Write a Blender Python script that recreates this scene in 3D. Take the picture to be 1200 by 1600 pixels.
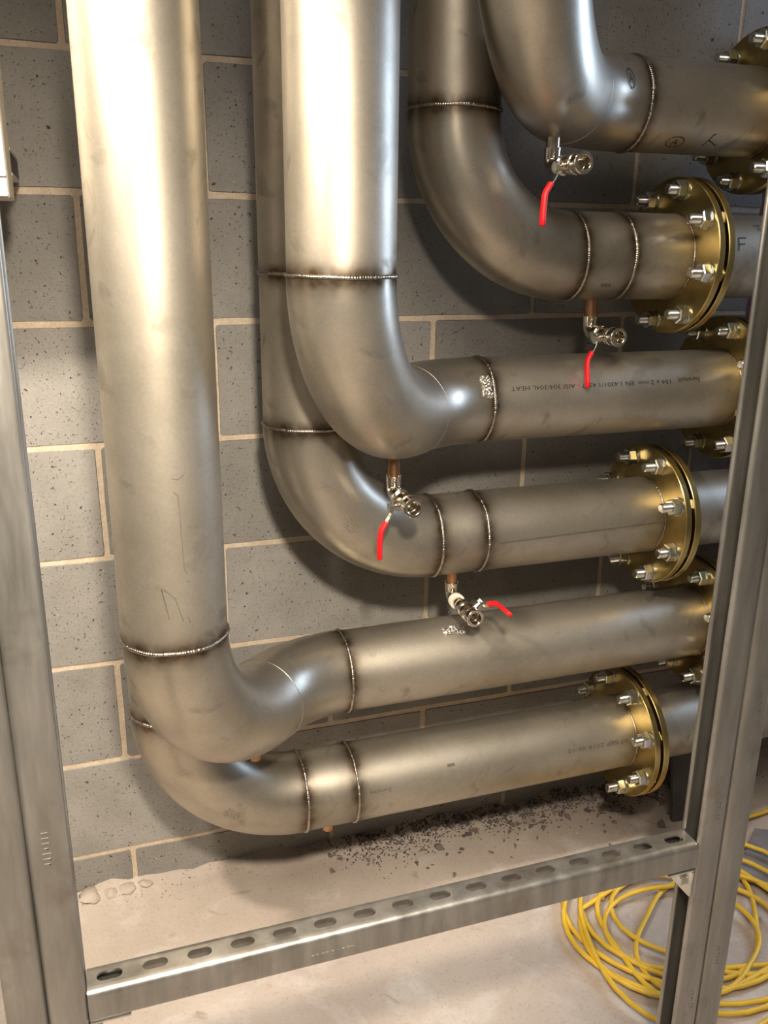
import bpy, bmesh, math, random
from mathutils import Vector, Matrix, noise
random.seed(7)
for o in list(bpy.data.objects): bpy.data.objects.remove(o, do_unlink=True)
sc = bpy.context.scene
COL = sc.collection
PI = math.pi
CZ = 1.37                                  # camera height above the floor

# ------------------------------------------------------------------ camera
F, YAW, PIT, ROL = 1361.5, math.radians(18.974), math.radians(17.193), math.radians(0.654)
fw = Vector((math.sin(YAW)*math.cos(PIT), math.cos(YAW)*math.cos(PIT), -math.sin(PIT)))
rt = Vector((math.cos(YAW), -math.sin(YAW), 0)); up = rt.cross(fw)
r2 = math.cos(ROL)*rt + math.sin(ROL)*up; u2 = -math.sin(ROL)*rt + math.cos(ROL)*up
cd = bpy.data.cameras.new('camera'); cam = bpy.data.objects.new('camera', cd); COL.objects.link(cam)
cd.sensor_fit = 'VERTICAL'; cd.sensor_height = 36; cd.sensor_width = 27; cd.lens = 36*F/1600
cd.clip_start = .02
cam.matrix_world = Matrix(((r2.x, u2.x, -fw.x, 0), (r2.y, u2.y, -fw.y, 0), (r2.z, u2.z, -fw.z, CZ), (0, 0, 0, 1)))
sc.camera = cam

# ------------------------------------------------------------------ light
w = bpy.data.worlds.new('world'); sc.world = w; w.use_nodes = True
w.node_tree.nodes['Background'].inputs[0].default_value = (1.0, .89, .75, 1)
w.node_tree.nodes['Background'].inputs[1].default_value = .085
def point(name, loc, power, col, rad):
    l = bpy.data.lights.new(name, 'POINT'); l.energy = power; l.color = col; l.shadow_soft_size = rad
    o = bpy.data.objects.new(name, l); COL.objects.link(o); o.location = loc; return o
def area(name, loc, target, power, col, sx, sy):
    l = bpy.data.lights.new(name, 'AREA'); l.shape = 'RECTANGLE'; l.size = sx; l.size_y = sy; l.energy = power; l.color = col
    o = bpy.data.objects.new(name, l); COL.objects.link(o); o.location = loc
    o.rotation_euler = (Vector(target)-Vector(loc)).to_track_quat('-Z', 'Y').to_euler(); return o
def spot(name, loc, target, power, col, rad, ang, blend):
    l = bpy.data.lights.new(name, 'SPOT'); l.energy = power; l.color = col; l.shadow_soft_size = rad; l.spot_size = math.radians(ang); l.spot_blend = blend
    o = bpy.data.objects.new(name, l); COL.objects.link(o); o.location = loc
    o.rotation_euler = (Vector(target)-Vector(loc)).to_track_quat('-Z', 'Y').to_euler(); return o
point('site_lamp_left', (-.45, .76, CZ+.54), 80, (1, .885, .735), .05)
spot('site_lamp_front', (.08, -.05, CZ+.42), (.0, 1.6, CZ-.95), 135, (1, .88, .73), .05, 78, 1.)
area('ceiling_panel', (-.1, -.15, CZ+1.3), (-.1, -.15, 0), 36, (1, .89, .78), 1.0, 1.0)
area('cool_batten_right', (3.0, 1.18, CZ+.30), (.6, 1.2, CZ-.3), 26, (.52, .70, 1.0), .3, 1.2)
sc.view_settings.view_transform = 'Standard'; sc.view_settings.look = 'None'
sc.view_settings.exposure = .4; sc.view_settings.gamma = 1; sc.view_settings.use_curve_mapping = False

# ------------------------------------------------------------------ materials
def newmat(name):
    m = bpy.data.materials.new(name); m.use_nodes = True
    nt = m.node_tree; b = nt.nodes['Principled BSDF']; return m, nt, b
def N(nt, t, **kw):
    n = nt.nodes.new(t)
    for k, v in kw.items():
        if k in n.inputs: n.inputs[k].default_value = v
        else: setattr(n, k, v)
    return n
def coords(nt, scale=(1, 1, 1), kind='Object'):
    tc = N(nt, 'ShaderNodeTexCoord'); mp = N(nt, 'ShaderNodeMapping'); mp.inputs['Scale'].default_value = scale
    nt.links.new(tc.outputs[kind], mp.inputs['Vector']); return mp.outputs[0]
def noise_tex(nt, vec, scale, detail=4, rough=.55, dist=0):
    n = N(nt, 'ShaderNodeTexNoise'); n.inputs['Scale'].default_value = scale; n.inputs['Detail'].default_value = detail
    n.inputs['Roughness'].default_value = rough; n.inputs['Distortion'].default_value = dist
    nt.links.new(vec, n.inputs['Vector']); return n.outputs['Fac']
def ramp(nt, fac, stops):
    r = N(nt, 'ShaderNodeValToRGB'); el = r.color_ramp.elements
    while len(el) < len(stops): el.new(.5)
    for e, (p, c) in zip(el, stops):
        e.position = p; e.color = (c, c, c, 1) if not isinstance(c, tuple) else (*c, 1)
    nt.links.new(fac, r.inputs[0]); return r.outputs[0]
def mix(nt, fac, a, b, mode='MIX'):
    n = N(nt, 'ShaderNodeMix', data_type='RGBA', blend_type=mode)
    for s, v in ((n.inputs[0], fac), (n.inputs[6], a), (n.inputs[7], b)):
        if isinstance(v, (int, float)): s.default_value = v
        elif isinstance(v, tuple): s.default_value = (*v, 1)
        else: nt.links.new(v, s)
    return n.outputs[2]
def math_n(nt, op, a, b=None):
    n = N(nt, 'ShaderNodeMath', operation=op)
    for s, v in zip(n.inputs, (a, b)):
        if v is None: continue
        if isinstance(v, (int, float)): s.default_value = v
        else: nt.links.new(v, s)
    return n.outputs[0]
def bump(nt, b, h, strength, dist):
    n = N(nt, 'ShaderNodeBump'); n.inputs['Strength'].default_value = strength; n.inputs['Distance'].default_value = dist
    nt.links.new(h, n.inputs['Height']); nt.links.new(n.outputs[0], b.inputs['Normal'])

def steel(name, c1, c2, r0, r1, heat=True, stain=.5):
    m, nt, b = newmat(name); v = coords(nt)
    a = noise_tex(nt, v, 5, 5, .6); col = mix(nt, ramp(nt, a, [(.35, 0.), (.68, 1.)]), c1, c2)
    s = noise_tex(nt, v, 17, 3, .5, .6); sm = ramp(nt, s, [(.60, 0.), (.70, stain)])
    col = mix(nt, sm, col, tuple(x*.55 for x in c2))
    g = noise_tex(nt, v, 240, 2, .6); col = mix(nt, .12, col, g, 'OVERLAY')
    rg = math_n(nt, 'MULTIPLY_ADD', a, r1-r0); nt.nodes[-1].inputs[2].default_value = r0
    rg = math_n(nt, 'ADD', rg, math_n(nt, 'MULTIPLY', sm, .12))
    if heat:
        at = N(nt, 'ShaderNodeAttribute', attribute_name='weld_tint').outputs['Fac']
        hn = noise_tex(nt, v, 30, 3, .6)
        h = math_n(nt, 'MULTIPLY', at, ramp(nt, hn, [(.25, .35), (.65, 1.)]))
        col = mix(nt, h, col, (.10, .065, .035))
        rg = math_n(nt, 'SUBTRACT', rg, math_n(nt, 'MULTIPLY', at, .06))
    nt.links.new(col, b.inputs['Base Color']); nt.links.new(rg, b.inputs['Roughness'])
    b.inputs['Metallic'].default_value = .88
    bump(nt, b, noise_tex(nt, v, 9, 2, .5), .12, .004)
    return m
def simple(name, col, rough=.5, metal=0., var=.25, scale=30, bmp=0.):
    m, nt, b = newmat(name); v = coords(nt); a = noise_tex(nt, v, scale, 4)
    c = mix(nt, ramp(nt, a, [(.3, 0.), (.7, 1.)]), tuple(x*(1-var) for x in col), tuple(min(1, x*(1+var*.5)) for x in col))
    nt.links.new(c, b.inputs['Base Color']); b.inputs['Roughness'].default_value = rough; b.inputs['Metallic'].default_value = metal
    if bmp: bump(nt, b, a, bmp, .002)
    return m
M = {}
M['pipe'] = steel('stainless_pipe', (.54, .49, .405), (.35, .315, .25), .36, .54)
M['elbow'] = steel('stainless_elbow', (.49, .445, .365), (.33, .295, .235), .29, .45, stain=.4)
M['weld'] = simple('weld_bead', (.46, .42, .36), .28, 1., .45, 120, .3)
M['gold'] = simple('yellow_zinc', (.50, .38, .15), .30, 1., .35, 14)
M['zinc'] = simple('bright_zinc', (.70, .71, .66), .24, 1., .25, 60)
M['nickel'] = simple('nickel_plate', (.72, .66, .56), .18, 1., .25, 60)
M['copper'] = simple('copper', (.46, .25, .13), .32, 1., .5, 40)
M['bronze'] = simple('pale_bronze', (.62, .52, .42), .24, 1., .3, 40)
M['red'] = simple('red_vinyl', (.66, .003, .007), .5, 0, .1)
M['gasket'] = simple('gasket_black', (.015, .014, .013), .8)
M['ink'] = simple('black_ink', (.02, .018, .016), .6)
M['faint'] = simple('faded_ink', (.10, .085, .065), .6)
M['foil'] = simple('foil_tape', (.85, .83, .78), .18, 1., .2, 90, .6)
M['ptfe'] = simple('thread_tape', (.72, .64, .54), .7)
M['cream'] = simple('cream_enamel', (.80, .75, .66), .35, 0, .05)
M['edgegrey'] = simple('shade_toned_enamel', (.50, .46, .39), .45, 0, .1)  # shade of the cream housing's side put into the colour; rail flanges share it
M['black'] = simple('black_plastic', (.012, .012, .014), .5)
M['mauve'] = simple('mauve_plastic', (.40, .27, .40), .6, 0, .3, 20)
M['board'] = simple('grey_board', (.085, .08, .08), .8, 0, .5, 12, .4)
M['sheet'] = simple('dirty_sheet', (.22, .19, .17), .85, 0, .6, 9, .4)
M['yellow'] = simple('yellow_cable', (.78, .50, .045), .42, 0, .15, 20)
M['stone'] = simple('rubble_stone', (.24, .19, .175), .9, 0, .6, 40, .5)
M['grit'] = simple('dark_grit', (.13, .105, .092), .95, 0, .6, 60, .5)
M['whitebit'] = simple('white_scrap', (.75, .72, .68), .7)

def galv():
    m, nt, b = newmat('galvanised_strut'); v = coords(nt); vs = coords(nt, (30, 30, 4))
    a = noise_tex(nt, vs, 1.5, 4, .6); c = noise_tex(nt, v, 12, 4, .6)
    col = mix(nt, ramp(nt, a, [(.3, 0.), (.7, 1.)]), (.25, .238, .212), (.40, .385, .352))
    col = mix(nt, ramp(nt, c, [(.56, 0.), (.72, .45)]), col, (.17, .13, .09))
    nt.links.new(col, b.inputs['Base Color']); b.inputs['Metallic'].default_value = .84
    nt.links.new(ramp(nt, a, [(.2, .30), (.8, .46)]), b.inputs['Roughness'])
    bump(nt, b, noise_tex(nt, v, 60, 3), .08, .001); return m
M['galv'] = galv()

def block_mat():
    m, nt, b = newmat('concrete_block'); v = coords(nt, kind='Object')
    oi = N(nt, 'ShaderNodeObjectInfo'); av = N(nt, 'ShaderNodeVectorMath', operation='ADD')
    cx = N(nt, 'ShaderNodeCombineXYZ'); nt.links.new(math_n(nt, 'MULTIPLY', oi.outputs['Random'], 37.), cx.inputs[0])
    nt.links.new(v, av.inputs[0]); nt.links.new(cx.outputs[0], av.inputs[1]); v = av.outputs[0]
    big = noise_tex(nt, v, 7, 4, .6); fine = noise_tex(nt, v, 160, 4, .7); mid = noise_tex(nt, v, 105, 3, .65, .3)
    col = mix(nt, ramp(nt, big, [(.3, 0.), (.7, 1.)]), (.235, .222, .20), (.32, .305, .277))
    col = mix(nt, ramp(nt, fine, [(.3, 0.), (.75, 1.)]), mix(nt, .25, col, (.10, .095, .085)), col)
    tone = math_n(nt, 'MULTIPLY_ADD', oi.outputs['Random'], .3); nt.nodes[-1].inputs[2].default_value = .85
    col = mix(nt, 1., col, tone, 'MULTIPLY')
    pit = ramp(nt, mid, [(.30, 1.), (.355, 0.)])
    sp = ramp(nt, noise_tex(nt, v, 230, 2, .6, .3), [(.28, .8), (.35, 0.)]); pit = math_n(nt, 'MAXIMUM', pit, sp)
    fl = ramp(nt, noise_tex(nt, v, 110, 2), [(.70, 0.), (.76, .5)])
    col = mix(nt, fl, col, (.55, .50, .44)); col = mix(nt, pit, col, (.055, .05, .042))
    nt.links.new(col, b.inputs['Base Color']); b.inputs['Roughness'].default_value = .92; b.inputs['Specular IOR Level'].default_value = .2
    h = math_n(nt, 'SUBTRACT', math_n(nt, 'MULTIPLY', fine, .5), pit); bump(nt, b, h, .8, .003); return m
M['block'] = block_mat()
def mortar_mat():
    m, nt, b = newmat('mortar'); v = coords(nt); a = noise_tex(nt, v, 25, 5, .6); f = noise_tex(nt, v, 260, 3)
    col = mix(nt, ramp(nt, a, [(.3, 0.), (.7, 1.)]), (.50, .405, .295), (.66, .55, .415))
    col = mix(nt, ramp(nt, f, [(.3, .35), (.6, 0.)]), col, (.25, .19, .13))
    nt.links.new(col, b.inputs['Base Color']); b.inputs['Roughness'].default_value = .95; bump(nt, b, f, .5, .0015); return m
M['mortar'] = mortar_mat()
def floor_mat():
    m, nt, b = newmat('dusty_screed'); v = coords(nt)
    a = noise_tex(nt, v, 2.2, 6, .6); c = noise_tex(nt, v, 6.5, 5, .65, .5); f = noise_tex(nt, v, 190, 3); s = noise_tex(nt, v, 9, 3, .5, 1.2)
    col = mix(nt, ramp(nt, a, [(.3, 0.), (.7, 1.)]), (.39, .32, .265), (.53, .455, .385))
    col = mix(nt, ramp(nt, c, [(.52, 0.), (.68, .55)]), col, (.66, .61, .56))
    col = mix(nt, ramp(nt, s, [(.66, 0.), (.74, .6)]), col, (.24, .18, .125))
    col = mix(nt, ramp(nt, f, [(.28, .3), (.45, 0.)]), col, (.2, .16, .12))
    nt.links.new(col, b.inputs['Base Color']); b.inputs['Roughness'].default_value = .8
    bump(nt, b, math_n(nt, 'ADD', c, math_n(nt, 'MULTIPLY', f, .25)), .35, .006); return m
M['floor'] = floor_mat()

# ------------------------------------------------------------------ helpers
ROOT = {}
def tag(o, label=None, cat=None, group=None, kind=None):
    if label: o['label'] = label
    if cat: o['category'] = cat
    if group: o['group'] = group
    if kind: o['kind'] = kind
    return o
def thing(name, loc, label, cat, group=None):
    o = bpy.data.objects.new(name, None); o.empty_display_size = .05; COL.objects.link(o)
    o.location = loc; ROOT[o.name] = Vector(loc); return tag(o, label, cat, group)
class MB:
    def __init__(s): s.v = []; s.f = []; s.h = []
    def add(s, vs, fs, h=None):
        b = len(s.v); s.v += [Vector(x) for x in vs]; s.f += [tuple(b+i for i in f) for f in fs]
        s.h += list(h) if h else [0.]*len(vs); return s
    def box(s, lo, hi):
        x0, y0, z0 = lo; x1, y1, z1 = hi
        return s.add([(x0,y0,z0),(x1,y0,z0),(x1,y1,z0),(x0,y1,z0),(x0,y0,z1),(x1,y0,z1),(x1,y1,z1),(x0,y1,z1)],
                     [(3,2,1,0),(4,5,6,7),(0,1,5,4),(1,2,6,5),(2,3,7,6),(3,0,4,7)])
    def sweep(s, pts, rad, n=16, caps=True, heat=None, closed=False, ref=None):
        pts = [Vector(p) for p in pts]; m = len(pts)
        tan = []
        for i in range(m):
            a = pts[(i-1) % m] if closed or i > 0 else pts[i]; b = pts[(i+1) % m] if closed or i < m-1 else pts[i]
            tan.append((b-a).normalized())
        e = Vector(ref) if ref else (Vector((0, 0, 1)) if abs(tan[0].z) < .9 else Vector((0, -1, 0)))
        vs = []; hs = []
        for i in range(m):
            t = tan[i]; e = (e - t*e.dot(t)).normalized(); g = t.cross(e)
            r = rad[i] if isinstance(rad, (list, tuple)) else rad
            for k in range(n):
                a = 2*PI*k/n; vs.append(pts[i] + e*(r*math.cos(a)) + g*(r*math.sin(a))); hs.append(heat[i] if heat else 0.)
        fs = []
        for i in range(m if closed else m-1):
            j = (i+1) % m
            for k in range(n):
                k2 = (k+1) % n; fs.append((i*n+k, i*n+k2, j*n+k2, j*n+k))
        if caps and not closed:
            fs.append(tuple(reversed(range(n)))); fs.append(tuple((m-1)*n+k for k in range(n)))
        return s.add(vs, fs, hs)
    def lathe(s, org, ax, prof, n=24, phase=0., caps=False):
        org = Vector(org); ax = Vector(ax).normalized()
        e = ax.orthogonal().normalized() if abs(ax.z) > .9 else (Vector((0, 0, 1))-ax*ax.z).normalized(); g = ax.cross(e)
        vs = []
        for d, r in prof:
            for k in range(n):
                a = 2*PI*k/n+phase; vs.append(org+ax*d+e*(r*math.cos(a))+g*(r*math.sin(a)))
        fs = [(i*n+k, i*n+(k+1) % n, (i+1)*n+(k+1) % n, (i+1)*n+k) for i in range(len(prof)-1) for k in range(n)]
        if caps:
            fs.append(tuple(reversed(range(n)))); fs.append(tuple((len(prof)-1)*n+k for k in range(n)))
        return s.add(vs, fs)
    def build(s, name, mat, parent=None, smooth=True, angle=35, label=None, heat=False, bevel=0.):
        off = ROOT.get(parent.name, Vector()) if parent else Vector()
        me = bpy.data.meshes.new(name); me.from_pydata([v-off for v in s.v], [], s.f); me.update()
        bm = bmesh.new(); bm.from_mesh(me); bmesh.ops.recalc_face_normals(bm, faces=bm.faces); bm.to_mesh(me); bm.free()
        if heat:
            at = me.attributes.new('weld_tint', 'FLOAT', 'POINT'); at.data.foreach_set('value', s.h)
        if smooth:
            me.polygons.foreach_set('use_smooth', [True]*len(me.polygons)); me.set_sharp_from_angle(angle=math.radians(angle))
        me.materials.append(M[mat])
        o = bpy.data.objects.new(name, me); COL.objects.link(o)
        if parent: o.parent = parent; ROOT[o.name] = off
        if bevel:
            b = o.modifiers.new('bevel', 'BEVEL'); b.width = bevel; b.segments = 2; b.limit_method = 'ANGLE'
        if label: o['label'] = label
        return o
def inst(me, name, parent, pos, rot=None):
    o = bpy.data.objects.new(name, me); COL.objects.link(o)
    off = ROOT.get(parent.name, Vector()) if parent else Vector()
    o.location = Vector(pos)-off
    if rot is not None: o.rotation_euler = rot
    if parent: o.parent = parent; ROOT[o.name] = off
    return o
def Z(z): return z+CZ

# ------------------------------------------------------------------ setting: wall, floor
YW = 1.6914
FLX0, FLX1 = -1.3, 2.9
wall = MB().box((FLX0, YW+.0025, -.1), (FLX1, YW+.12, 2.75)).build('wall_back', 'mortar', smooth=False); wall['kind'] = 'structure'
wall['label'] = 'grey concrete block wall with cream mortar joints'
XP, ZJ = .0098, .3033
def block_mesh(wd, ht, seed):
    rnd = random.Random(seed); m = MB()
    pts = []
    c = .004
    nx, nz = 6, 3
    ring = []
    for i in range(nx): ring.append((-wd/2+c+(wd-2*c)*i/(nx-1), -ht/2))
    for i in range(nz): ring.append((wd/2, -ht/2+c+(ht-2*c)*i/(nz-1)))
    for i in range(nx): ring.append((wd/2-c-(wd-2*c)*i/(nx-1), ht/2))
    for i in range(nz): ring.append((-wd/2, ht/2-c-(ht-2*c)*i/(nz-1)))
    n = len(ring); j = [(rnd.uniform(-.0012, .0012), rnd.uniform(-.0012, .0012)) for _ in ring]
    vs = [(x+a, .0035, z+b) for (x, z), (a, b) in zip(ring, j)] + [(x*(1-.006)+a, 0, z*(1-.014)+b) for (x, z), (a, b) in zip(ring, j)]
    fs = [(i, (i+1) % n, n+(i+1) % n, n+i) for i in range(n)] + [tuple(range(n, 2*n))]
    m.add(vs, fs); me = m.build('tmp', 'block', smooth=False); d = me.data; bpy.data.objects.remove(me); d.name = 'concrete_block'; return d
full = [block_mesh(.44, .215, i) for i in range(5)]
base_h = (ZJ-.225*7-.005+CZ)+.0
low = [block_mesh(.44, base_h, 20+i) for i in range(3)]
for c in range(-6, 8):
    ztop = Z(ZJ-.225*c-.005)
    x0 = XP + (.225 if c % 2 == 0 else 0)
    for k in range(-3, 7):
        cx = x0+.45*k+.225
        if cx < FLX0+.2 or cx > FLX1-.2: continue
        if c == 7: inst(random.choice(low), 'concrete_block', wall, (cx, YW, base_h/2))
        else:
            o = inst(random.choice(full), 'concrete_block', wall, (cx, YW+random.uniform(-.0008, .0008), ztop-.1075))
def build_floor():
    m = MB(); nx, ny = 120, 90; x0, x1, y0, y1 = FLX0, FLX1, -1.2, YW+.02
    vs = []
    for j in range(ny+1):
        t = j/ny; y = y0+(y1-y0)*(1-(1-t)**1.7)
        for i in range(nx+1):
            x = x0+(x1-x0)*i/nx
            z = .003*noise.noise(Vector((x*3, y*3, .3)))
            d = max(0, 1-(YW-y)/.17); z += d*d*.026*(.75+.8*noise.noise(Vector((x*9, y*9, 2)))+.4*noise.noise(Vector((x*31, y*31, 5))))
            vs.append((x, y, z-.003))
    fs = [(j*(nx+1)+i, j*(nx+1)+i+1, (j+1)*(nx+1)+i+1, (j+1)*(nx+1)+i) for j in range(ny) for i in range(nx)]
    o = m.add(vs, fs).build('floor', 'floor', angle=80); o['kind'] = 'structure'; o['label'] = 'dusty beige concrete floor'
build_floor()

# ------------------------------------------------------------------ pipes
R = .077; RE = .228; YF, YB = 1.2146, 1.443
X1, Y1, Z1 = Vector((1, 0, 0)), Vector((0, 1, 0)), Vector((0, 0, 1))
ZT = CZ+1.25
def heatf(d, welds): return max([0.]+[math.exp(-(abs(d-x)/.013)**2)*.95+.35*math.exp(-(abs(d-x)/.034)**2) for x in welds])
def straight(name, a, b, parent, welds, mat='pipe', caps=False, step=.006):
    a, b = Vector(a), Vector(b); L = (b-a).length; t = (b-a)/L
    ds = {0., L}
    for wd in welds:
        k = -.07
        while k <= .0701:
            if 0 < wd+k < L: ds.add(wd+k)
            k += step
    k = 0.
    while k < L: ds.add(k); k += .08
    ds = sorted(ds); ds = [d for i, d in enumerate(ds) if i == 0 or d-ds[i-1] > 1e-4]
    return MB().sweep([a+t*d for d in ds], R, 72, caps, [heatf(d, welds) for d in ds], ref=(0, -1, 0)).build(name, mat, parent, heat=True)
def elbow(name, p0, d0, n, ang, parent, w0=True, w1=True):
    p0, d0, n = Vector(p0), Vector(d0), Vector(n).normalized(); C = p0+n*RE; k = int(8+40*ang/(PI/2))
    pts = []; hs = []
    for i in range(k+1):
        a = ang*i/k; pts.append(C-n*(RE*math.cos(a))+d0*(RE*math.sin(a)))
        wl = ([0.] if w0 else [])+([RE*ang] if w1 else []); hs.append(heatf(RE*a, wl))
    MB().sweep(pts, R+.0008, 72, False, hs, ref=(0, -1, 0) if abs(d0.z) > .9 else (0, 0, 1)).build(name, 'elbow', parent, heat=True)
    return pts[-1], (n*math.sin(ang)+d0*math.cos(ang)).normalized()
def weld(p, ax, parent, r=.0029, seam=False):
    p, ax = Vector(p), Vector(ax).normalized(); n = 520 if not seam else 120
    e = ax.orthogonal().normalized(); g = ax.cross(e); pts = []; rad = []
    ph = random.random()*9
    for i in range(n):
        a = 2*PI*i/n; wob = .0012*noise.noise(Vector((math.cos(a)*2+ph, math.sin(a)*2, ph)))
        pts.append(p+ax*wob+(e*math.cos(a)+g*math.sin(a))*(R+.0001)); rad.append(r*(1+(.10*math.sin(i*2*PI/4)+.22*noise.noise(Vector((i*.21, ph, 0))))*(0 if seam else 1)))
    MB().sweep(pts, rad, 7, closed=True).build('weld_bead' if not seam else 'seam_weld', 'weld' if not seam else 'elbow', parent, angle=70)

# fasteners shared by all flanges
def hexprism(x0, x1, r, c=.0016):
    m = MB(); m.lathe((0, 0, 0), (1, 0, 0), [(x0, r*.86), (x0+c, r), (x1-c, r), (x1, r*.86)], 6, PI/6, True); return m
def keep(o): d = o.data; bpy.data.objects.remove(o); return d
nut_me = keep(hexprism(-.0165, 0, .0170).build('nut', 'zinc', smooth=False)); nut_me.name = 'nut'
wash_me = keep(MB().lathe((0, 0, 0), (1, 0, 0), [(-.003, .0095), (-.003, .0178), (0, .0185), (0, .0095)], 24, 0, True).build('washer', 'zinc')); wash_me.name = 'washer'
mb = MB().lathe((0, 0, 0), (1, 0, 0), [(-.020, .0068), (-.0185, .0092)]+[(-.0185+.0011*i, .0092-(.0009 if i % 2 else 0)) for i in range(1, 40)]+[(.037, .0092)], 14, 0, True)
h = hexprism(.0365, .049, .0170); mb.add(h.v, h.f); bolt_me = keep(mb.build('bolt', 'zinc', angle=30)); bolt_me.name = 'bolt'
FL_R = .1415
def flange(parent, x, z, phi, cont):
    """plate welded on the left pipe (x = its outer face), gasket, plate of the right pipe"""
    def plate(xa, xb, par):
        prof = [(xa, .079), (xa, FL_R-.0012), (xa+.0012, FL_R), (xb-.0012, FL_R), (xb, FL_R-.0012), (xb, .079), (xa, .079)]
        return MB().lathe((0, YB, z), (1, 0, 0), prof, 96).build('flange', 'gold', par, angle=30)
    f1 = plate(x, x+.013, parent)
    MB().lathe((0, YB, z), (1, 0, 0), [(x+.013, .079), (x+.013, .104), (x+.0205, .104), (x+.0205, .079)], 64).build('gasket', 'gasket', parent)
    f2 = plate(x+.0205, x+.0345, cont)
    for i in range(8):
        a = math.radians(phi+45*i); y, zz = YB+.12*math.cos(a), z+.12*math.sin(a)
        rx = random.uniform(0, 1)
        inst(wash_me, 'washer', f1, (x, y, zz)); inst(nut_me, 'nut', f1, (x-.003, y, zz), (rx, 0, 0))
        inst(bolt_me, 'bolt', f1, (x-.017-random.uniform(0, .005), y, zz), (rx*1.7, 0, 0)).location.x += 0
    # weld fillet where the pipe enters the plate
    weld((x-.0005, YB, z), X1, parent, .0015)
PIPES = {}
def cont_pipe(x, z, label):
    p = thing('steel_pipe', (x+.03, YB, z-R), label, 'pipe')
    straight('pipe_section', (x+.0205, YB, z), (2.75, YB, z), p, [.012])
    return p
D45 = Vector((math.cos(PI/4), math.sin(PI/4), 0)); N45 = (X1-D45*X1.dot(D45)).normalized()
def front_pipe(key, xv, z, xfl, phi, label, clabel):
    z = Z(z); root = thing('steel_pipe', (xv, YF, z-R), label, 'pipe', None); PIPES[key] = root
    ztop = z+RE
    straight('riser', (xv, YF, ZT), (xv, YF, ztop), root, [ZT-ztop])
    p, d = elbow('elbow', (xv, YF, ztop), -Z1, D45, PI/2, root, True, False)
    q, d2 = elbow('elbow', p, d, N45, PI/4, root, False, True)
    weld((xv, YF, ztop), Z1, root); weld(p, d, root, .0014, True); weld(q, X1, root)
    straight('pipe_section', q, (xfl+.01, YB, z), root, [0., xfl+.01-q.x])
    c = cont_pipe(xfl, z, clabel); flange(root, xfl, z, phi, c); PIPES[key+'c'] = c
    return root, p, q
def back_pipe(key, xv, z, xfl, phi, xw, label, clabel, extra=()):
    z = Z(z); root = thing('steel_pipe', (xv, YB, z-R), label, 'pipe'); PIPES[key] = root; ztop = z+RE
    straight('riser', (xv, YB, ZT), (xv, YB, ztop), root, [ZT-ztop]+[ZT-Z(e) for e in extra])
    q, d = elbow('elbow', (xv, YB, ztop), -Z1, X1, PI/2, root)
    weld((xv, YB, ztop), Z1, root); weld(q, X1, root)
    for e in extra: weld((xv, YB, Z(e)), Z1, root)
    straight('drain_section', q, (xw, YB, z), root, [0., xw-q.x]); weld((xw, YB, z), X1, root)
    straight('pipe_section', (xw, YB, z), (xfl+.01, YB, z), root, [0., xfl+.01-xw])
    c = cont_pipe(xfl, z, clabel); flange(root, xfl, z, phi, c); PIPES[key+'c'] = c
    return root
ZH = dict(H1=.2355, H2=-.0202, H3=-.2729, H4=-.5257, H5=-.7815, H6=-1.0288)
front_pipe('H1', .6135, ZH['H1'], 1.204, 11, 'stainless steel pipe at top right marked with circled A, bending right', 'stainless pipe end bolted on at far upper right behind the post')
back_pipe('H2', .6097, ZH['H2'], 1.056, 12, .934, 'stainless steel pipe behind, sweeping right to the highest gold flange', 'stainless pipe end marked F right of the highest gold flange')
front_pipe('H3', .3506, ZH['H3'], 1.2, 14, 'stainless steel pipe with centre front riser and printed text along its run', 'stainless pipe end hidden by the post, below the pipe marked F')
back_pipe('H4', .356, ZH['H4'], 1.056, 22, .675, 'stainless steel pipe with riser behind the centre one, to middle gold flange', 'stainless pipe end right of the middle gold flange', (-.049,))
front_pipe('H5', .0925, ZH['H5'], 1.2, 18, 'largest looking stainless pipe, leftmost front riser with S-bend at its foot', 'stainless pipe end hidden by the post, above the lowest gold flange')
back_pipe('H6', .100, ZH['H6'], 1.048, 24, .427, 'lowest stainless steel pipe, running just above the floor to lowest flange', 'stainless pipe end right of the lowest gold flange')

# copper drain stubs
def stub(key, x, y, zt, zb, mat='copper'):
    p = PIPES[key]; m = MB().lathe((x, y, Z(zb)), (0, 0, 1), [(.0, .0085), (0, .0108), (zt-zb+.012, .0108)], 24)
    m.build('drain_stub', mat, p, label='short %s drain stub' % mat)
SXF = .18*.7071
stub('H1', .6135+SXF, YF+SXF, ZH['H1']-.073, ZH['H1']-.098, 'bronze')
stub('H3', .3506+SXF, YF+SXF, ZH['H3']-.073, ZH['H3']-.113)
stub('H5', .0925+SXF+.008, YF+SXF+.008, ZH['H5']-.073, ZH['H5']-.098)
stub('H2', .897, YB, ZH['H2']-R, -.137); stub('H4', .636, YB, ZH['H4']-R, -.636); stub('H6', .384, YB, ZH['H6']-R, ZH['H6']-R-.024)

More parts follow.
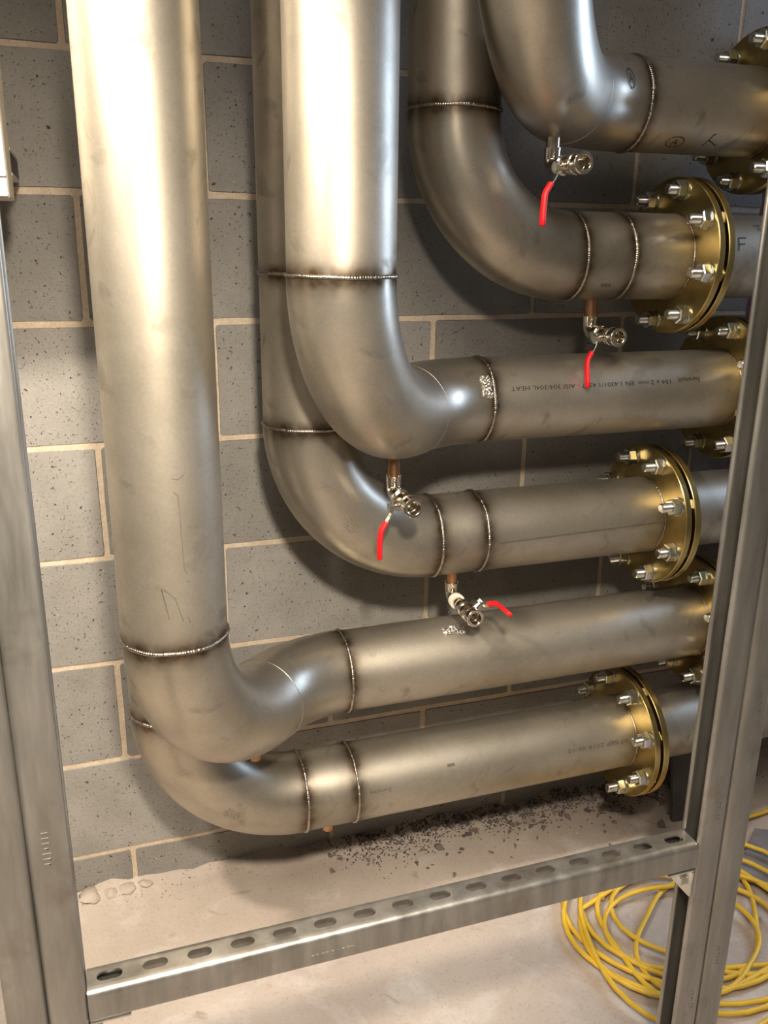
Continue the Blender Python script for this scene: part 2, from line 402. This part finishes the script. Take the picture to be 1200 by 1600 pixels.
# ------------------------------------------------------------------ drain valves
def ribbon3(pts, wdt, thick, side):
    """flat strap along pts, width along side"""
    m = MB(); pts = [Vector(p) for p in pts]; side = Vector(side).normalized(); n = len(pts); vs = []
    for i in range(n):
        t = (pts[min(i+1, n-1)]-pts[max(i-1, 0)]).normalized(); nn = t.cross(side).normalized()
        for a, b in ((-1, -1), (1, -1), (1, 1), (-1, 1)): vs.append(pts[i]+side*(a*wdt/2)+nn*(b*thick/2))
    fs = [(i*4+k, i*4+(k+1) % 4, (i+1)*4+(k+1) % 4, (i+1)*4+k) for i in range(n-1) for k in range(4)]+[(3, 2, 1, 0), tuple((n-1)*4+k for k in range(4))]
    return m.add(vs, fs)
def valve(x, y, zb, s, l, label, length=.10, tape=False, grip=.042):
    z = Z(zb); root = thing('drain_valve', (x, y, z-.022), label, 'valve', None); s = Vector(s).normalized(); l = Vector(l).normalized()
    ax = Vector((0, -1, 0)); zc = z-.019
    # elbow fitting
    pts = [(x, y, z+.010), (x, y, z-.004)]
    for i in range(7):
        a = PI/2*i/6; pts.append((x, y-.013*(1-math.cos(a)), z-.006-.013*math.sin(a)))
    pts.append((x, y-.022, zc))
    MB().sweep(pts, [.0135, .0125]+[.0122]*7+[.0142], 20, True).build('elbow_fitting', 'nickel', root, angle=50)
    o = Vector((x, y-.020, zc)); L = length-.02
    if tape:
        MB().lathe(o, ax, [(.0, .0145), (.003, .0150), (.012, .0148), (.012, .011)], 20, 0, True).build('thread_tape', 'ptfe', root, label='off-white thread seal tape')
        MB().lathe(o, ax, [(.012, .0112), (.034, .0112)], 20, 0, True).build('nipple', 'nickel', root)
        MB().lathe(o, ax, [(.026, .0118), (.028, .0125), (.033, .0125), (.034, .011)], 20, 0, True).build('thread_tape', 'ptfe', root, label='off-white thread seal tape')
        st = .034
    else: st = .004
    k = L-st
    body = MB().lathe(o, ax, [(st, .0110), (st, .0150), (st+.12*k, .0158), (st+.20*k, .0150), (st+.22*k, .0125), (st+.32*k, .0138), (st+.42*k, .0160), (st+.56*k, .0160), (st+.64*k, .0145), (st+.65*k, .0128), (st+.69*k, .0128), (st+.69*k, .0162), (st+.72*k, .0162), (st+.73*k, .0148), (st+.77*k, .0148), (st+.78*k, .0158)], 26)
    bo = body.build('valve_body', 'nickel', root, angle=30)
    MB().lathe(o, ax, [(st+.775*k, .010), (st+.78*k, .0160), (L-.0015, .0168), (L, .0158), (L, .0118), (L-.0005, .0112), (L-.034, .0104), (L-.0345, .0)], 6 if False else 24).build('outlet_collar', 'nickel', root, angle=30)
    c = o+ax*(st+.56*k)
    MB().lathe(c, s, [(.010, .0085), (.0205, .0085), (.0205, .0062), (.026, .0062)], 16, 0, True).build('stem', 'nickel', root, angle=30)
    MB().lathe(c, s, [(.026, .0082), (.0325, .0082)], 6, 0, True).build('stem_nut', 'zinc', root, smooth=False)
    # lever: strap out of the stem, bend, red sleeve
    side = s.cross(l)
    b0 = c+s*.0275
    strap = [b0-l*.008, b0+l*.010, b0+l*.016+s*.003, b0+l*.030+s*.013]
    lev = ribbon3(strap, .0115, .0022, side).build('lever', 'zinc', root, smooth=False, bevel=.0005)
    g = [b0+l*.023+s*.0085, b0+l*.034+s*.0165, b0+l*.040+s*.0185, b0+l*(.042+grip*.5)+s*.0195, b0+l*(.040+grip)+s*.0195]
    gm = MB(); n = 14; vs = []; pts = []
    for i in range(len(g)-1):
        for t in (0, .5): pts.append(g[i].lerp(g[i+1], t))
    pts.append(g[-1]); pts.append(g[-1]+l*.003)
    for i, p in enumerate(pts):
        t = (pts[min(i+1, len(pts)-1)]-pts[max(i-1, 0)]).normalized(); nn = t.cross(side).normalized()
        q = .55 if i == len(pts)-1 else 1.
        for a in range(n):
            an = 2*PI*a/n; vs.append(p+side*(.0070*q*math.cos(an))+nn*(.0042*q*math.sin(an)))
    fs = [(i*n+a, i*n+(a+1) % n, (i+1)*n+(a+1) % n, (i+1)*n+a) for i in range(len(pts)-1) for a in range(n)]+[tuple(reversed(range(n))), tuple((len(pts)-1)*n+a for a in range(n))]
    go = gm.add(vs, fs).build('grip', 'red', lev, angle=60, label='red vinyl lever sleeve')
    return root
valve(.6135+SXF, YF+SXF, ZH['H1']-.098, (-1, 0, -.15), (0, 0, -1), 'red-handled drain valve at top, under the pipe marked circled A')
valve(.897, YB, -.137, (-1, 0, -.15), (0, -.22, -1), 'red-handled drain valve hanging over the pipe with printed text')
valve(.3506+SXF, YF+SXF, ZH['H3']-.113, (-1, 0, -.2), (0, 0, -1), 'red-handled drain valve under the centre front elbow, lever hanging down')
valve(.636, YB, -.636, (.75, 0, .66), (0, -1, 0), 'drain valve with off-white thread tape and red lever pointing forward', .115, True, .05)

# ------------------------------------------------------------------ marks on the pipes
def cyl(key, x, th, h=.0005):
    z = Z(ZH[key]); a = math.radians(th); return Vector((x, YB-(R+h)*math.cos(a), z+(R+h)*math.sin(a)))
def cylmap(key, x0, th0, flip=False, h=.0005):
    sg = -1 if flip else 1
    return lambda u, v: cyl(key, x0+sg*u, th0+sg*math.degrees(v/R), h)
def elbmap(xv, z, a0, ph0=0., h=.0013):
    C = Vector((xv+RE, YB, Z(z)+RE))
    def f(u, v):
        ph = ph0+v/R; rr = RE+(R+h)*math.sin(ph)*-1; a = math.radians(a0)+u/RE
        return C+Vector((-math.cos(a)*rr, -(R+h)*math.cos(ph), -math.sin(a)*rr))
    return f
def text_mesh(body, size):
    c = bpy.data.curves.new('t', 'FONT'); c.body = body; c.size = size; c.align_x = 'LEFT'; c.align_y = 'CENTER'; c.resolution_u = 2
    o = bpy.data.objects.new('t', c); COL.objects.link(o); dg = bpy.context.evaluated_depsgraph_get()
    me = bpy.data.meshes.new_from_object(o.evaluated_get(dg)); bpy.data.objects.remove(o)
    vs = [tuple(v.co) for v in me.vertices]; fs = [tuple(p.vertices) for p in me.polygons]; bpy.data.meshes.remove(me)
    w_ = max(v[0] for v in vs); return vs, fs, w_
def put_text(body, size, width, fmap, parent, mat='ink', name='printed_text'):
    vs, fs, w_ = text_mesh(body, size); k = width/w_
    MB().add([fmap(v[0]*k, v[1]) for v in vs], fs).build(name, mat, parent, smooth=False)
def stroke(lines, wd, fmap, parent, name='marker_writing', mat='ink'):
    m = MB()
    for ln in lines:
        pts = []
        for i in range(len(ln)-1):
            for t in range(4): a, b = ln[i], ln[i+1]; pts.append((a[0]+(b[0]-a[0])*t/4, a[1]+(b[1]-a[1])*t/4))
        pts.append(ln[-1]); vs = []
        for i, p in enumerate(pts):
            a = pts[max(i-1, 0)]; b = pts[min(i+1, len(pts)-1)]; dx, dy = b[0]-a[0], b[1]-a[1]; L = math.hypot(dx, dy) or 1
            vs += [fmap(p[0]-dy/L*wd/2, p[1]+dx/L*wd/2), fmap(p[0]+dy/L*wd/2, p[1]-dx/L*wd/2)]
        m.add(vs, [(2*i, 2*i+1, 2*i+3, 2*i+2) for i in range(len(pts)-1)])
    m.build(name, mat, parent, smooth=False)
def marks(rows, fmap, parent, length, pitch, seed):
    rnd = random.Random(seed); ls = []
    for r_ in range(rows):
        u = rnd.uniform(0, .004)
        while u < length*rnd.uniform(.7, 1):
            q = rnd.uniform(.0012, .0026); v = -r_*pitch
            ls.append([(u, v-.0016), (u, v+.0016)]) if rnd.random() < .5 else ls.append([(u, v+.0012), (u+q, v+.0012)])
            if rnd.random() < .6: ls.append([(u, v-.0012), (u+q, v-.0012)])
            u += q+.0008
    stroke(ls, .0006, fmap, parent, 'printed_text', 'faint')
h3 = PIPES['H3']
put_text('EuromaX', .0125, .050, cylmap('H3', 1.103, 24.5, True), h3)
put_text('154 x 2 mm  EN 1.4301/1.4307 - AISI 304/304L HEAT', .0115, .335, cylmap('H3', 1.040, 22.8, True), h3, 'ink')
put_text('07 SEP 2018 06:10', .0125, .145, cylmap('H6', 1.026, 18, True), PIPES['H6'], 'faint')
put_text('Euroma', .0115, .044, cylmap('H6', .4925, 13.5, True), PIPES['H6'], 'faint')
stroke([[(0, 0), (.016, 0)]], .006, cylmap('H6', .612, 31), PIPES['H6'], 'ink_smudge', 'faint')
circ = lambda rx, ry, cx=0, cy=0: [(cx+rx*math.cos(2*PI*i/20), cy+ry*math.sin(2*PI*i/20)) for i in range(21)]
Aln = [[(-.006, -.008), (0, .009), (.006, -.008)], [(-.004, -.002), (.0045, -.002)]]
stroke([circ(.0175, .0125)]+[[(x*.9, y*.8) for x, y in l] for l in Aln], .0018, cylmap('H1', 1.011, -54), PIPES['H1'])
stroke([[(.007, .012), (.002, .010), (-.001, .001), (-.007, -.014)], [(-.001, -.001), (.009, -.006), (.022, -.013)]], .0021, cylmap('H1', 1.078, -47), PIPES['H1'])
# circled A on the small elbow of the same pipe
def el2map(xv, z, a0, ph0):
    p0 = Vector((xv, YF, Z(z)))+D45*RE; C = p0+N45*RE
    def f(u, v):
        ph = ph0+v/R; a = math.radians(a0)+u/RE
        cpt = C-N45*(RE*math.cos(a))+D45*(RE*math.sin(a)); nr = (cpt-C).normalized()
        # outward (camera) side lies towards the inside or outside of the bend: use the horizontal radial
        tn = (N45*math.sin(a)+D45*math.cos(a)); hz = Vector((tn.y, -tn.x, 0))
        return cpt+(hz*math.cos(ph)+Z1*math.sin(ph))*(R+.0015)
    return f
e2 = el2map(.6135, ZH['H1'], 27, .35)
stroke([circ(.0125, .0165)]+Aln, .0018, e2, PIPES['H1'])
stroke([[(-.009, -.012), (-.007, .012)], [(-.007, .012), (.010, .0125)], [(-.008, 0), (.006, .001)]], .0024, cylmap('H2', 1.160, 18), PIPES['H2c'])
put_text('134', .010, .016, cylmap('H2', 1.194, 47), PIPES['H2c'], name='marker_writing'); put_text('75', .010, .010, cylmap('H2', 1.201, 40), PIPES['H2c'], name='marker_writing')
put_text('055', .011, .020, cylmap('H2', .876, -39), PIPES['H2'], name='marker_writing')
stroke([[(0, 0), (.36, .0085)]], .0028, cylmap('H4', .694, -1.5, h=.0004), PIPES['H4'], 'seam_line', 'faint')
marks(4, elbmap(.356, ZH['H4'], 41, -.09), PIPES['H4'], .034, .0052, 3)
marks(4, elbmap(.100, ZH['H6'], 50, -.12), PIPES['H6'], .036, .0052, 5)
def vmap(xc, yc_, h=.0005):
    return lambda deg, z: Vector((xc+(R+h)*math.sin(math.radians(deg)), yc_-(R+h)*math.cos(math.radians(deg)), Z(z)))
def scratch(lines, wd, parent, mat='faint'):
    vm = vmap(.0925, YF); m = MB()
    for ln in lines:
        for (a, b) in zip(ln, ln[1:]):
            pts = [(a[0]+(b[0]-a[0])*k/5, a[1]+(b[1]-a[1])*k/5) for k in range(6)]
            ddx, ddz = (b[0]-a[0])*R*PI/180, b[1]-a[1]; L_ = math.hypot(ddx, ddz); nx_, nz_ = -ddz/L_*wd/2/R*180/PI, ddx/L_*wd/2
            vs = []
            for p in pts: vs += [vm(p[0]+nx_, p[1]+nz_), vm(p[0]-nx_, p[1]-nz_)]
            m.add(vs, [(2*k, 2*k+1, 2*k+3, 2*k+2) for k in range(5)])
    m.build('scratch', mat, parent, smooth=False)
scratch([[(2, -.300), (8, -.302), (14, -.296)], [(3, -.318), (7, -.325), (8, -.37), (9, -.43), (12, -.435)], [(-13, -.455), (-2, -.47), (5, -.505)], [(10, -.445), (14, -.449)]], .0008, PIPES['H5'])
scratch([[(-15, -.455), (-9, -.50)], [(10, -.500), (12, -.508)]], .0010, PIPES['H5'], 'zinc')
# foil tape patch over the weld
def foil(key, x0, x1, t0, t1, parent, name, seed, h=.0045, amp=.0022, mat='foil'):
    m = MB(); nx, nt = 10, 18; vs = []; rnd = random.Random(seed)
    for top in (0, 1):
        for i in range(nx+1):
            for j in range(nt+1):
                e = (i in (0, nx) or j in (0, nt)); jx = rnd.uniform(-.0018, .0018) if e else 0
                vs.append(cyl(key, x0+(x1-x0)*i/nx+jx, t0+(t1-t0)*j/nt+(rnd.uniform(-1.2, 1.2) if e else 0), (.0015 if e else h+rnd.uniform(-amp, amp)) if top else .0008))
    k = (nx+1)*(nt+1); q = lambda i, j, b: b*k+i*(nt+1)+j; fs = []
    for i in range(nx):
        for j in range(nt):
            fs.append((q(i, j, 1), q(i+1, j, 1), q(i+1, j+1, 1), q(i, j+1, 1))); fs.append((q(i, j, 0), q(i, j+1, 0), q(i+1, j+1, 0), q(i+1, j, 0)))
    for i in range(nx): fs += [(q(i, 0, 0), q(i+1, 0, 0), q(i+1, 0, 1), q(i, 0, 1)), (q(i, nt, 0), q(i, nt, 1), q(i+1, nt, 1), q(i+1, nt, 0))]
    for j in range(nt): fs += [(q(0, j, 0), q(0, j, 1), q(0, j+1, 1), q(0, j+1, 0)), (q(nx, j, 0), q(nx, j+1, 0), q(nx, j+1, 1), q(nx, j, 1))]
    return m.add(vs, fs).build(name, mat, parent, smooth=False)
foil('H3', .648, .668, 12, 42, h3, 'foil_tape', 4)
for i, (x0, x1, t0, t1) in enumerate([(.608, .622, 57, 70), (.624, .636, 62, 72), (.632, .652, 56, 66)]):
    foil('H5', x0, x1, t0, t1, PIPES['H5'], 'sticker_scrap', 30+i, .0016, .0010)

# ------------------------------------------------------------------ strut frame
SY0, SY1 = .8145, .8557
SRX0, SRX1 = .745, .8275
SLX1, SLX0 = -.0573, -.1398
def channel_profile(wd=.0412, t=.0025, lip=.0060, ret=.004, rad=.008):
    """centre line of a C with inturned lips; web on x=0 side, opening at x=wd; returns offset outline"""
    h = t/2; a = wd/2-h
    raw = [(wd-h-ret, a-lip), (wd-h, a-lip), (wd-h, a), (h, a), (h, -a), (wd-h, -a), (wd-h, -a+lip), (wd-h-ret, -a+lip)]
    rr = [0, .0022, .004, rad, rad, .004, .0022, 0]
    pts = []
    for i, p in enumerate(raw):
        if i in (0, len(raw)-1): pts.append(Vector((*p, 0))); continue
        P = Vector((*p, 0)); A = (Vector((*raw[i-1], 0))-P).normalized(); B = (Vector((*raw[i+1], 0))-P).normalized()
        for k in range(6):
            u = k/5; pts.append((P+A*rr[i])*(1-u)**2+P*2*u*(1-u)+(P+B*rr[i])*u*u)
    outer, inner = [], []
    for i, p in enumerate(pts):
        d = (pts[min(i+1, len(pts)-1)]-pts[max(i-1, 0)]).normalized(); n = Vector((-d.y, d.x, 0)); outer.append(p-n*h); inner.append(p+n*h)
    return outer, inner
def channel(name, parent, fmap, L, mat='galv', skip=None):
    """fmap(px,py,along)"""
    o, i = channel_profile(); n = len(o); m = MB(); vs = []
    for s in (0, L):
        vs += [fmap(p.x, p.y, s) for p in o]+[fmap(p.x, p.y, s) for p in i]
    fs = []
    for k in range(n-1):
        if skip and skip(o[k], o[k+1]): continue
        fs += [(k, k+1, 2*n+k+1, 2*n+k), (n+k, 3*n+k, 3*n+k+1, n+k+1), (k, n+k, n+k+1, k+1), (2*n+k, 2*n+k+1, 3*n+k+1, 3*n+k)]
    for k in (0, n-1): fs.append((k, 2*n+k, 3*n+k, n+k))
    return m.add(vs, fs).build(name, mat, parent, angle=32)
def post(x0, label):
    xm = x0+.04125; yc = (SY0+SY1)/2; H = 2.3
    r_ = thing('strut_post', (xm, yc, 0), label, 'post', 'back-to-back channel posts')
    channel('channel', r_, lambda px, py, s: Vector((xm-px, yc+py, s)), H)
    channel('channel', r_, lambda px, py, s: Vector((xm+px, yc+py, s)), H)
    return r_
pr = post(SRX0, 'galvanised double channel post on the right, before the flanges')
pl = post(SLX0, 'galvanised double channel post at the left edge, before the block wall')
def stamp(parent, x, y, z, n, seed):
    rnd = random.Random(seed); m = MB()
    for i in range(n):
        zz = z-i*.0062; dx = rnd.uniform(.002, .004); m.box((x-dx, y-.0006, zz-.0009), (x+dx, y+.0004, zz+.0009))
        if rnd.random() < .6: m.box((x+dx-.001, y-.0006, zz-.003), (x+dx, y+.0004, zz+.001))
    m.build('embossed_stamp', 'galv', parent, smooth=False)
for x, zz, s in ((.768, -.72, 1), (.811, -.56, 2), (.806, -.98, 3), (.77, -1.05, 4)): stamp(pr, x, SY0, Z(zz), 6, s)
stamp(pl, -.0795, SY0, Z(-.575), 7, 5)
# cross rail with slotted top
BZ = Z(-.7875); bx0, bx1 = SLX1+.0008, SRX0-.0008; L = bx1-bx0; yc = (SY0+SY1)/2
rail = thing('slotted_rail', ((bx0+bx1)/2, yc, BZ-.0412), 'horizontal galvanised channel rail with slotted top, low between the two posts', 'rail')
channel('channel', rail, lambda px, py, s: Vector((bx0+s, yc+py, BZ-px)), L, skip=lambda a, b: a.x < .0002 and b.x < .0002 and abs(a.y) < .0114 and abs(b.y) < .0114)
def slotted_web():
    m = MB(); hw = .0206-.00125-.008+.0001; a, r = .0075, .0066; edges = [bx0]+[-.0321+.05*i+.025 for i in range(15)]+[bx1]
    for i in range(16):
        xc = -.0321+.05*i; xa, xb = edges[i], edges[i+1]; top = []; hole = []
        angs = sorted([2*PI*k/28+.01 for k in range(28)]+[math.atan2(sy*hw, sx-xc) % (2*PI) for sx in (xa, xb) for sy in (-1, 1)])
        for t in angs:
            cx, sy = math.cos(t), math.sin(t)
            q = min(((xb-xc)/cx if cx > 1e-9 else ((xa-xc)/cx if cx < -1e-9 else 9)), (hw/abs(sy) if abs(sy) > 1e-9 else 9)); top.append((xc+cx*q, sy*q))
            # ray against the stadium outline
            q = r/abs(sy) if abs(sy) > 1e-9 else 9
            if abs(cx*q) > a:
                e = a if cx > 0 else -a; bq = cx*e; q = bq+math.sqrt(max(0, bq*bq-(a*a-r*r)))
            hole.append((xc+cx*q, sy*q))
        n = len(angs); vs = []
        for z in (BZ, BZ-.0025):
            vs += [(x, yc+y, z) for x, y in top]+[(x, yc+y, z) for x, y in hole]
        fs = []
        for k in range(n):
            j = (k+1) % n; fs += [(k, j, n+j, n+k), (2*n+k, 3*n+k, 3*n+j, 2*n+j), (n+k, n+j, 3*n+j, 3*n+k)]
        m.add(vs, fs)
    m.build('slotted_top', 'galv', rail, smooth=False)
slotted_web()
rs = MB()
for i in range(9): rs.box((.195+i*.0062, SY0-.0006, BZ-.029), (.195+i*.0062+random.uniform(.002, .0045), SY0+.0004, BZ-.024))
rs.build('embossed_stamp', 'galv', rail, smooth=False)
# corner brackets
def bracket(xe, sgn, label):
    zb = BZ-.0412; r_ = thing('angle_bracket', (xe, yc, zb-.045), label, 'bracket', 'angle brackets under the rail'); t = .0045; w2 = .0195
    m = MB(); a, b = sorted((xe, xe+sgn*.044)); m.box((a, yc-w2, zb-t), (b, yc+w2, zb-.0002))
    a, b = sorted((xe, xe+sgn*t)); m.box((a, yc-w2, zb-.046), (b, yc+w2, zb-t))
    m.build('angle_plate', 'zinc', r_, smooth=False, bevel=.0012)
    cx = xe+sgn*.0255
    MB().lathe((cx, yc, zb-t), (0, 0, -1), [(0, .0095), (.0012, .0100), (.0075, .0100), (.0085, .0088)], 6, .3, True).build('bolt_head', 'zinc', r_, smooth=False)
    MB().lathe((cx, yc, zb-t-.001), (0, 0, 1), [(0, .0045), (.036, .0045), (.037, .0038)], 14, 0, True).build('bolt_shank', 'zinc', r_)
    MB().lathe((cx, yc, zb+.012), (0, 0, 1), [(0, .0055), (0, .0098), (.008, .0098), (.0085, .0085), (.0085, .0055)], 24, 0).build('channel_nut', 'zinc', r_)
    MB().lathe((xe+sgn*t, yc, zb-.028), (sgn, 0, 0), [(0, .0095), (.0012, .0100), (.0065, .0100), (.0075, .0088)], 6, 0, True).build('bolt_head', 'zinc', r_, smooth=False)
bracket(bx1, -1, 'bright zinc angle bracket under the right end of the rail')
bracket(bx0, 1, 'bright zinc angle bracket under the left end of the rail')

# ------------------------------------------------------------------ enclosure at the upper left
enc = thing('wall_enclosure', (-.26, 1.41, Z(.05)), 'cream wall-mounted enclosure at the upper left edge', 'enclosure')
EX = -.0772
MB().box((EX-.36, 1.362, Z(.052)), (EX, 1.470, Z(.62))).build('housing', 'edgegrey', enc, smooth=False, bevel=.003)
MB().box((EX-.358, 1.350, Z(.0795)), (EX-.0012, 1.3615, Z(.62))).build('door', 'cream', enc, smooth=False, bevel=.002)
MB().box((EX-.358, 1.350, Z(.054)), (EX-.0012, 1.3615, Z(.0775))).build('bottom_trim', 'cream', enc, smooth=False, bevel=.002)
MB().box((EX-.30, 1.470, Z(.092)), (EX-.001, YW-.002, Z(.122))).build('mounting_rail', 'black', enc, smooth=False, bevel=.001)
for za in (.088, .122): MB().box((EX-.30, 1.470, Z(za)), (EX+.0005, YW-.03, Z(za+.004))).build('rail_flange', 'edgegrey', enc, smooth=False)

# ------------------------------------------------------------------ right-hand background
mv = thing('mauve_conduit', (1.43, 1.60, 0), 'mauve plastic conduit standing against the wall behind the right post', 'conduit')
pts = []; rad = []
for i in range(90):
    z = 2.5*i/89; pts.append((1.435+.004*noise.noise(Vector((0, 0, z*3))), 1.60, z)); rad.append(.036+.0016*math.sin(i*1.9)+.004*noise.noise(Vector((z*9, 0, 0)))*(1 if z < .3 else .4))
MB().sweep(pts, rad, 24, True).build('conduit_tube', 'mauve', mv, angle=70)
for zc_ in (.75, 1.75): MB().box((1.395, 1.640, zc_), (1.475, YW-.002, zc_+.03)).build('clip', 'galv', mv, smooth=False, bevel=.001)
m = MB(); m.box((-.10, -.006, 0), (.10, .006, .20))
bd = m.build('dark_board', 'board', smooth=False, bevel=.0015); bd.location = (1.385, 1.505, .004); bd.rotation_euler = (math.radians(-10), 0, math.radians(-4))
tag(bd, 'dark grey board leaning at the wall foot behind the right post', 'board')
m = MB(); pts = [(1.46, 1.42), (1.30, 1.30), (1.40, 1.14), (1.75, 1.19), (1.80, 1.36), (1.62, 1.33)]
m.add([(x, y, .0005) for x, y in pts]+[(x, y, .0065) for x, y in pts], [tuple(range(6)), tuple(range(6, 12))]+[(i, (i+1) % 6, 6+(i+1) % 6, 6+i) for i in range(6)])
sh = m.build('dirty_sheet', 'sheet', smooth=False, bevel=.001); tag(sh, 'dirty grey offcut of sheet lying beside the cable coil', 'offcut')

# ------------------------------------------------------------------ yellow cable
def cable():
    rnd = random.Random(11); pts = []; loops = 9
    for i in range(loops*40):
        t = i/40; a = -2*PI*t+2.6; k = int(t)
        rr = .182+.045*math.sin(t*1.7)+.030*math.sin(a*2+t*2.3)+.012*math.sin(a*3+t); cx = 1.11+.040*math.sin(t*2.1+.4)+(.182-.182)*0; cy = 1.205+.035*math.cos(t*1.3)
        z = .0065+.0045*(1+math.sin(a*1.0+t*3.1))*.9+.0022*k*(.35+.3*math.sin(a))
        px_ = cx+rr*1.12*math.cos(a); pts.append(Vector((px_, cy+rr*.95*math.sin(a), max(.0065, z)+.0075*min(1, max(0, (px_-1.22)/.06)))))
    # tail leaving to the right over the offcut
    end = pts[-1]
    for q in ((1.22, 1.40, .02), (1.34, 1.445, .014), (1.46, 1.452, .0135), (1.56, 1.468, .007), (1.72, 1.50, .007), (1.95, 1.47, .007), (2.2, 1.38, .007)): pts.append(Vector(q))
    sm = []
    for i in range(len(pts)-1):
        p0, p1, p2, p3 = pts[max(i-1, 0)], pts[i], pts[i+1], pts[min(i+2, len(pts)-1)]
        n = 1 if (p2-p1).length < .05 else 8
        for k in range(n):
            t = k/n; sm.append(.5*((2*p1)+(-p0+p2)*t+(2*p0-5*p1+4*p2-p3)*t*t+(-p0+3*p1-3*p2+p3)*t**3))
    sm.append(pts[-1])
    o = MB().sweep(sm, .0052, 10, True).build('yellow_cable', 'yellow', angle=70)
    tag(o, 'long yellow cable coiled on the floor by the right post', 'cable')
cable()

# ------------------------------------------------------------------ rubble along the wall
def chip(rnd, s, flat=.55):
    bm = bmesh.new()
    for _ in range(9): bm.verts.new((rnd.uniform(-1, 1)*s, rnd.uniform(-1, 1)*s*.8, rnd.uniform(-1, 1)*s*flat))
    r_ = bmesh.ops.convex_hull(bm, input=bm.verts); bmesh.ops.delete(bm, geom=[g for g in r_['geom_interior'] if isinstance(g, bmesh.types.BMVert)], context='VERTS')
    vs = [v.co.copy() for v in bm.verts]; bm.verts.index_update(); fs = [tuple(v.index for v in f.verts) for f in bm.faces]; bm.free(); return vs, fs
def floor_z(x, y):
    d = max(0, 1-(YW-y)/.17)
    return .003*noise.noise(Vector((x*3, y*3, .3)))-.003+d*d*.026*(.75+.8*noise.noise(Vector((x*9, y*9, 2)))+.4*noise.noise(Vector((x*31, y*31, 5))))
rnd = random.Random(3); chips = []
for i in range(12):
    vs, fs = chip(rnd, 1., .6); o = MB().add(vs, fs).build('stone_chip', 'stone', smooth=False); chips.append((keep(o), min(v.z for v in vs)))
for i in range(150):
    x = rnd.uniform(.42, 1.5); y = YW-.018-abs(rnd.gauss(0, .06))-(.05 if x > 1.1 else 0)*rnd.random(); s = rnd.choice((.005, .006, .007, .008, .010, .012))
    if x < .7: s *= .8
    me, mz = rnd.choice(chips); o = inst(me, 'stone_chip', None, (x, y, floor_z(x, y)-mz*s*.72))
    o.scale = (s, s*rnd.uniform(.7, 1.1), s); o.rotation_euler = (0, 0, rnd.uniform(0, 6.28))
    tag(o, 'small grey stone chip in the rubble along the wall foot', 'stone', 'stone chips along the wall foot')
for (x, y, s) in ((.70, 1.60, .017), (.80, 1.625, .015), (1.03, 1.615, .015), (1.31, 1.59, .015)):
    me, mz = rnd.choice(chips); o = inst(me, 'stone_chip', None, (x, y, floor_z(x, y)-mz*s*.72)); o.scale = (s, s, s); o.rotation_euler = (0, 0, rnd.uniform(0, 6.28))
    tag(o, 'larger stone fragment lying in the rubble along the wall foot', 'stone', 'larger stone fragments along the wall foot')
m = MB(); proto = [chip(rnd, 1., .6) for _ in range(16)]
for i in range(9000):
    x = rnd.uniform(-.2, 1.65); y = YW-.004-abs(rnd.gauss(0, .038+.02*noise.noise(Vector((x*6, 0, 0))))); s_ = rnd.uniform(.0012, .0040)*(.5 if x < .45 else 1)
    if x < .5 and rnd.random() < .9-.8*max(0, x-.35)/.15*.5: continue
    vs, fs = rnd.choice(proto); z = floor_z(x, y); ca, sa = math.cos(i), math.sin(i)
    m.add([Vector((x+s_*(v.x*ca-v.y*sa), y+s_*(v.x*sa+v.y*ca), z+s_*(.25+v.z*.8))) for v in vs], fs)
gr = m.build('fine_rubble', 'grit', smooth=False); tag(gr, 'fine gritty rubble scattered along the wall foot', 'rubble', None, 'stuff')
for i, (x, y, s) in enumerate(((-.085, 1.665, .022), (-.045, 1.668, .016), (-.01, 1.67, .018), (.03, 1.672, .013))):
    vs = []; bm = bmesh.new(); bmesh.ops.create_icosphere(bm, subdivisions=2, radius=s)
    for v in bm.verts: v.co *= 1+.6*noise.noise(v.co*60+Vector((i*7, 0, 0))); v.co.z *= .45
    bm.verts.index_update(); mm = MB().add([v.co+Vector((x, y, floor_z(x, y)+s*.05)) for v in bm.verts], [tuple(v.index for v in f.verts) for f in bm.faces]); bm.free()
    o = mm.build('mortar_lump', 'floor', angle=60); tag(o, 'rounded dusty mortar lump at the wall foot by the left post', 'mortar lump', 'mortar lumps at the wall foot')
for (x, y, s, lb) in ((1.035, 1.545, .004, 'tiny white fragment on the floor behind the rail'), (1.215, 1.13, .009, 'white paper scrap lying inside the yellow cable coil')):
    vs, fs = chip(random.Random(int(x*999)), s, .25); o = MB().add([v+Vector((x, y, s*.3)) for v in vs], fs).build('white_scrap', 'whitebit', smooth=False); tag(o, lb, 'scrap')
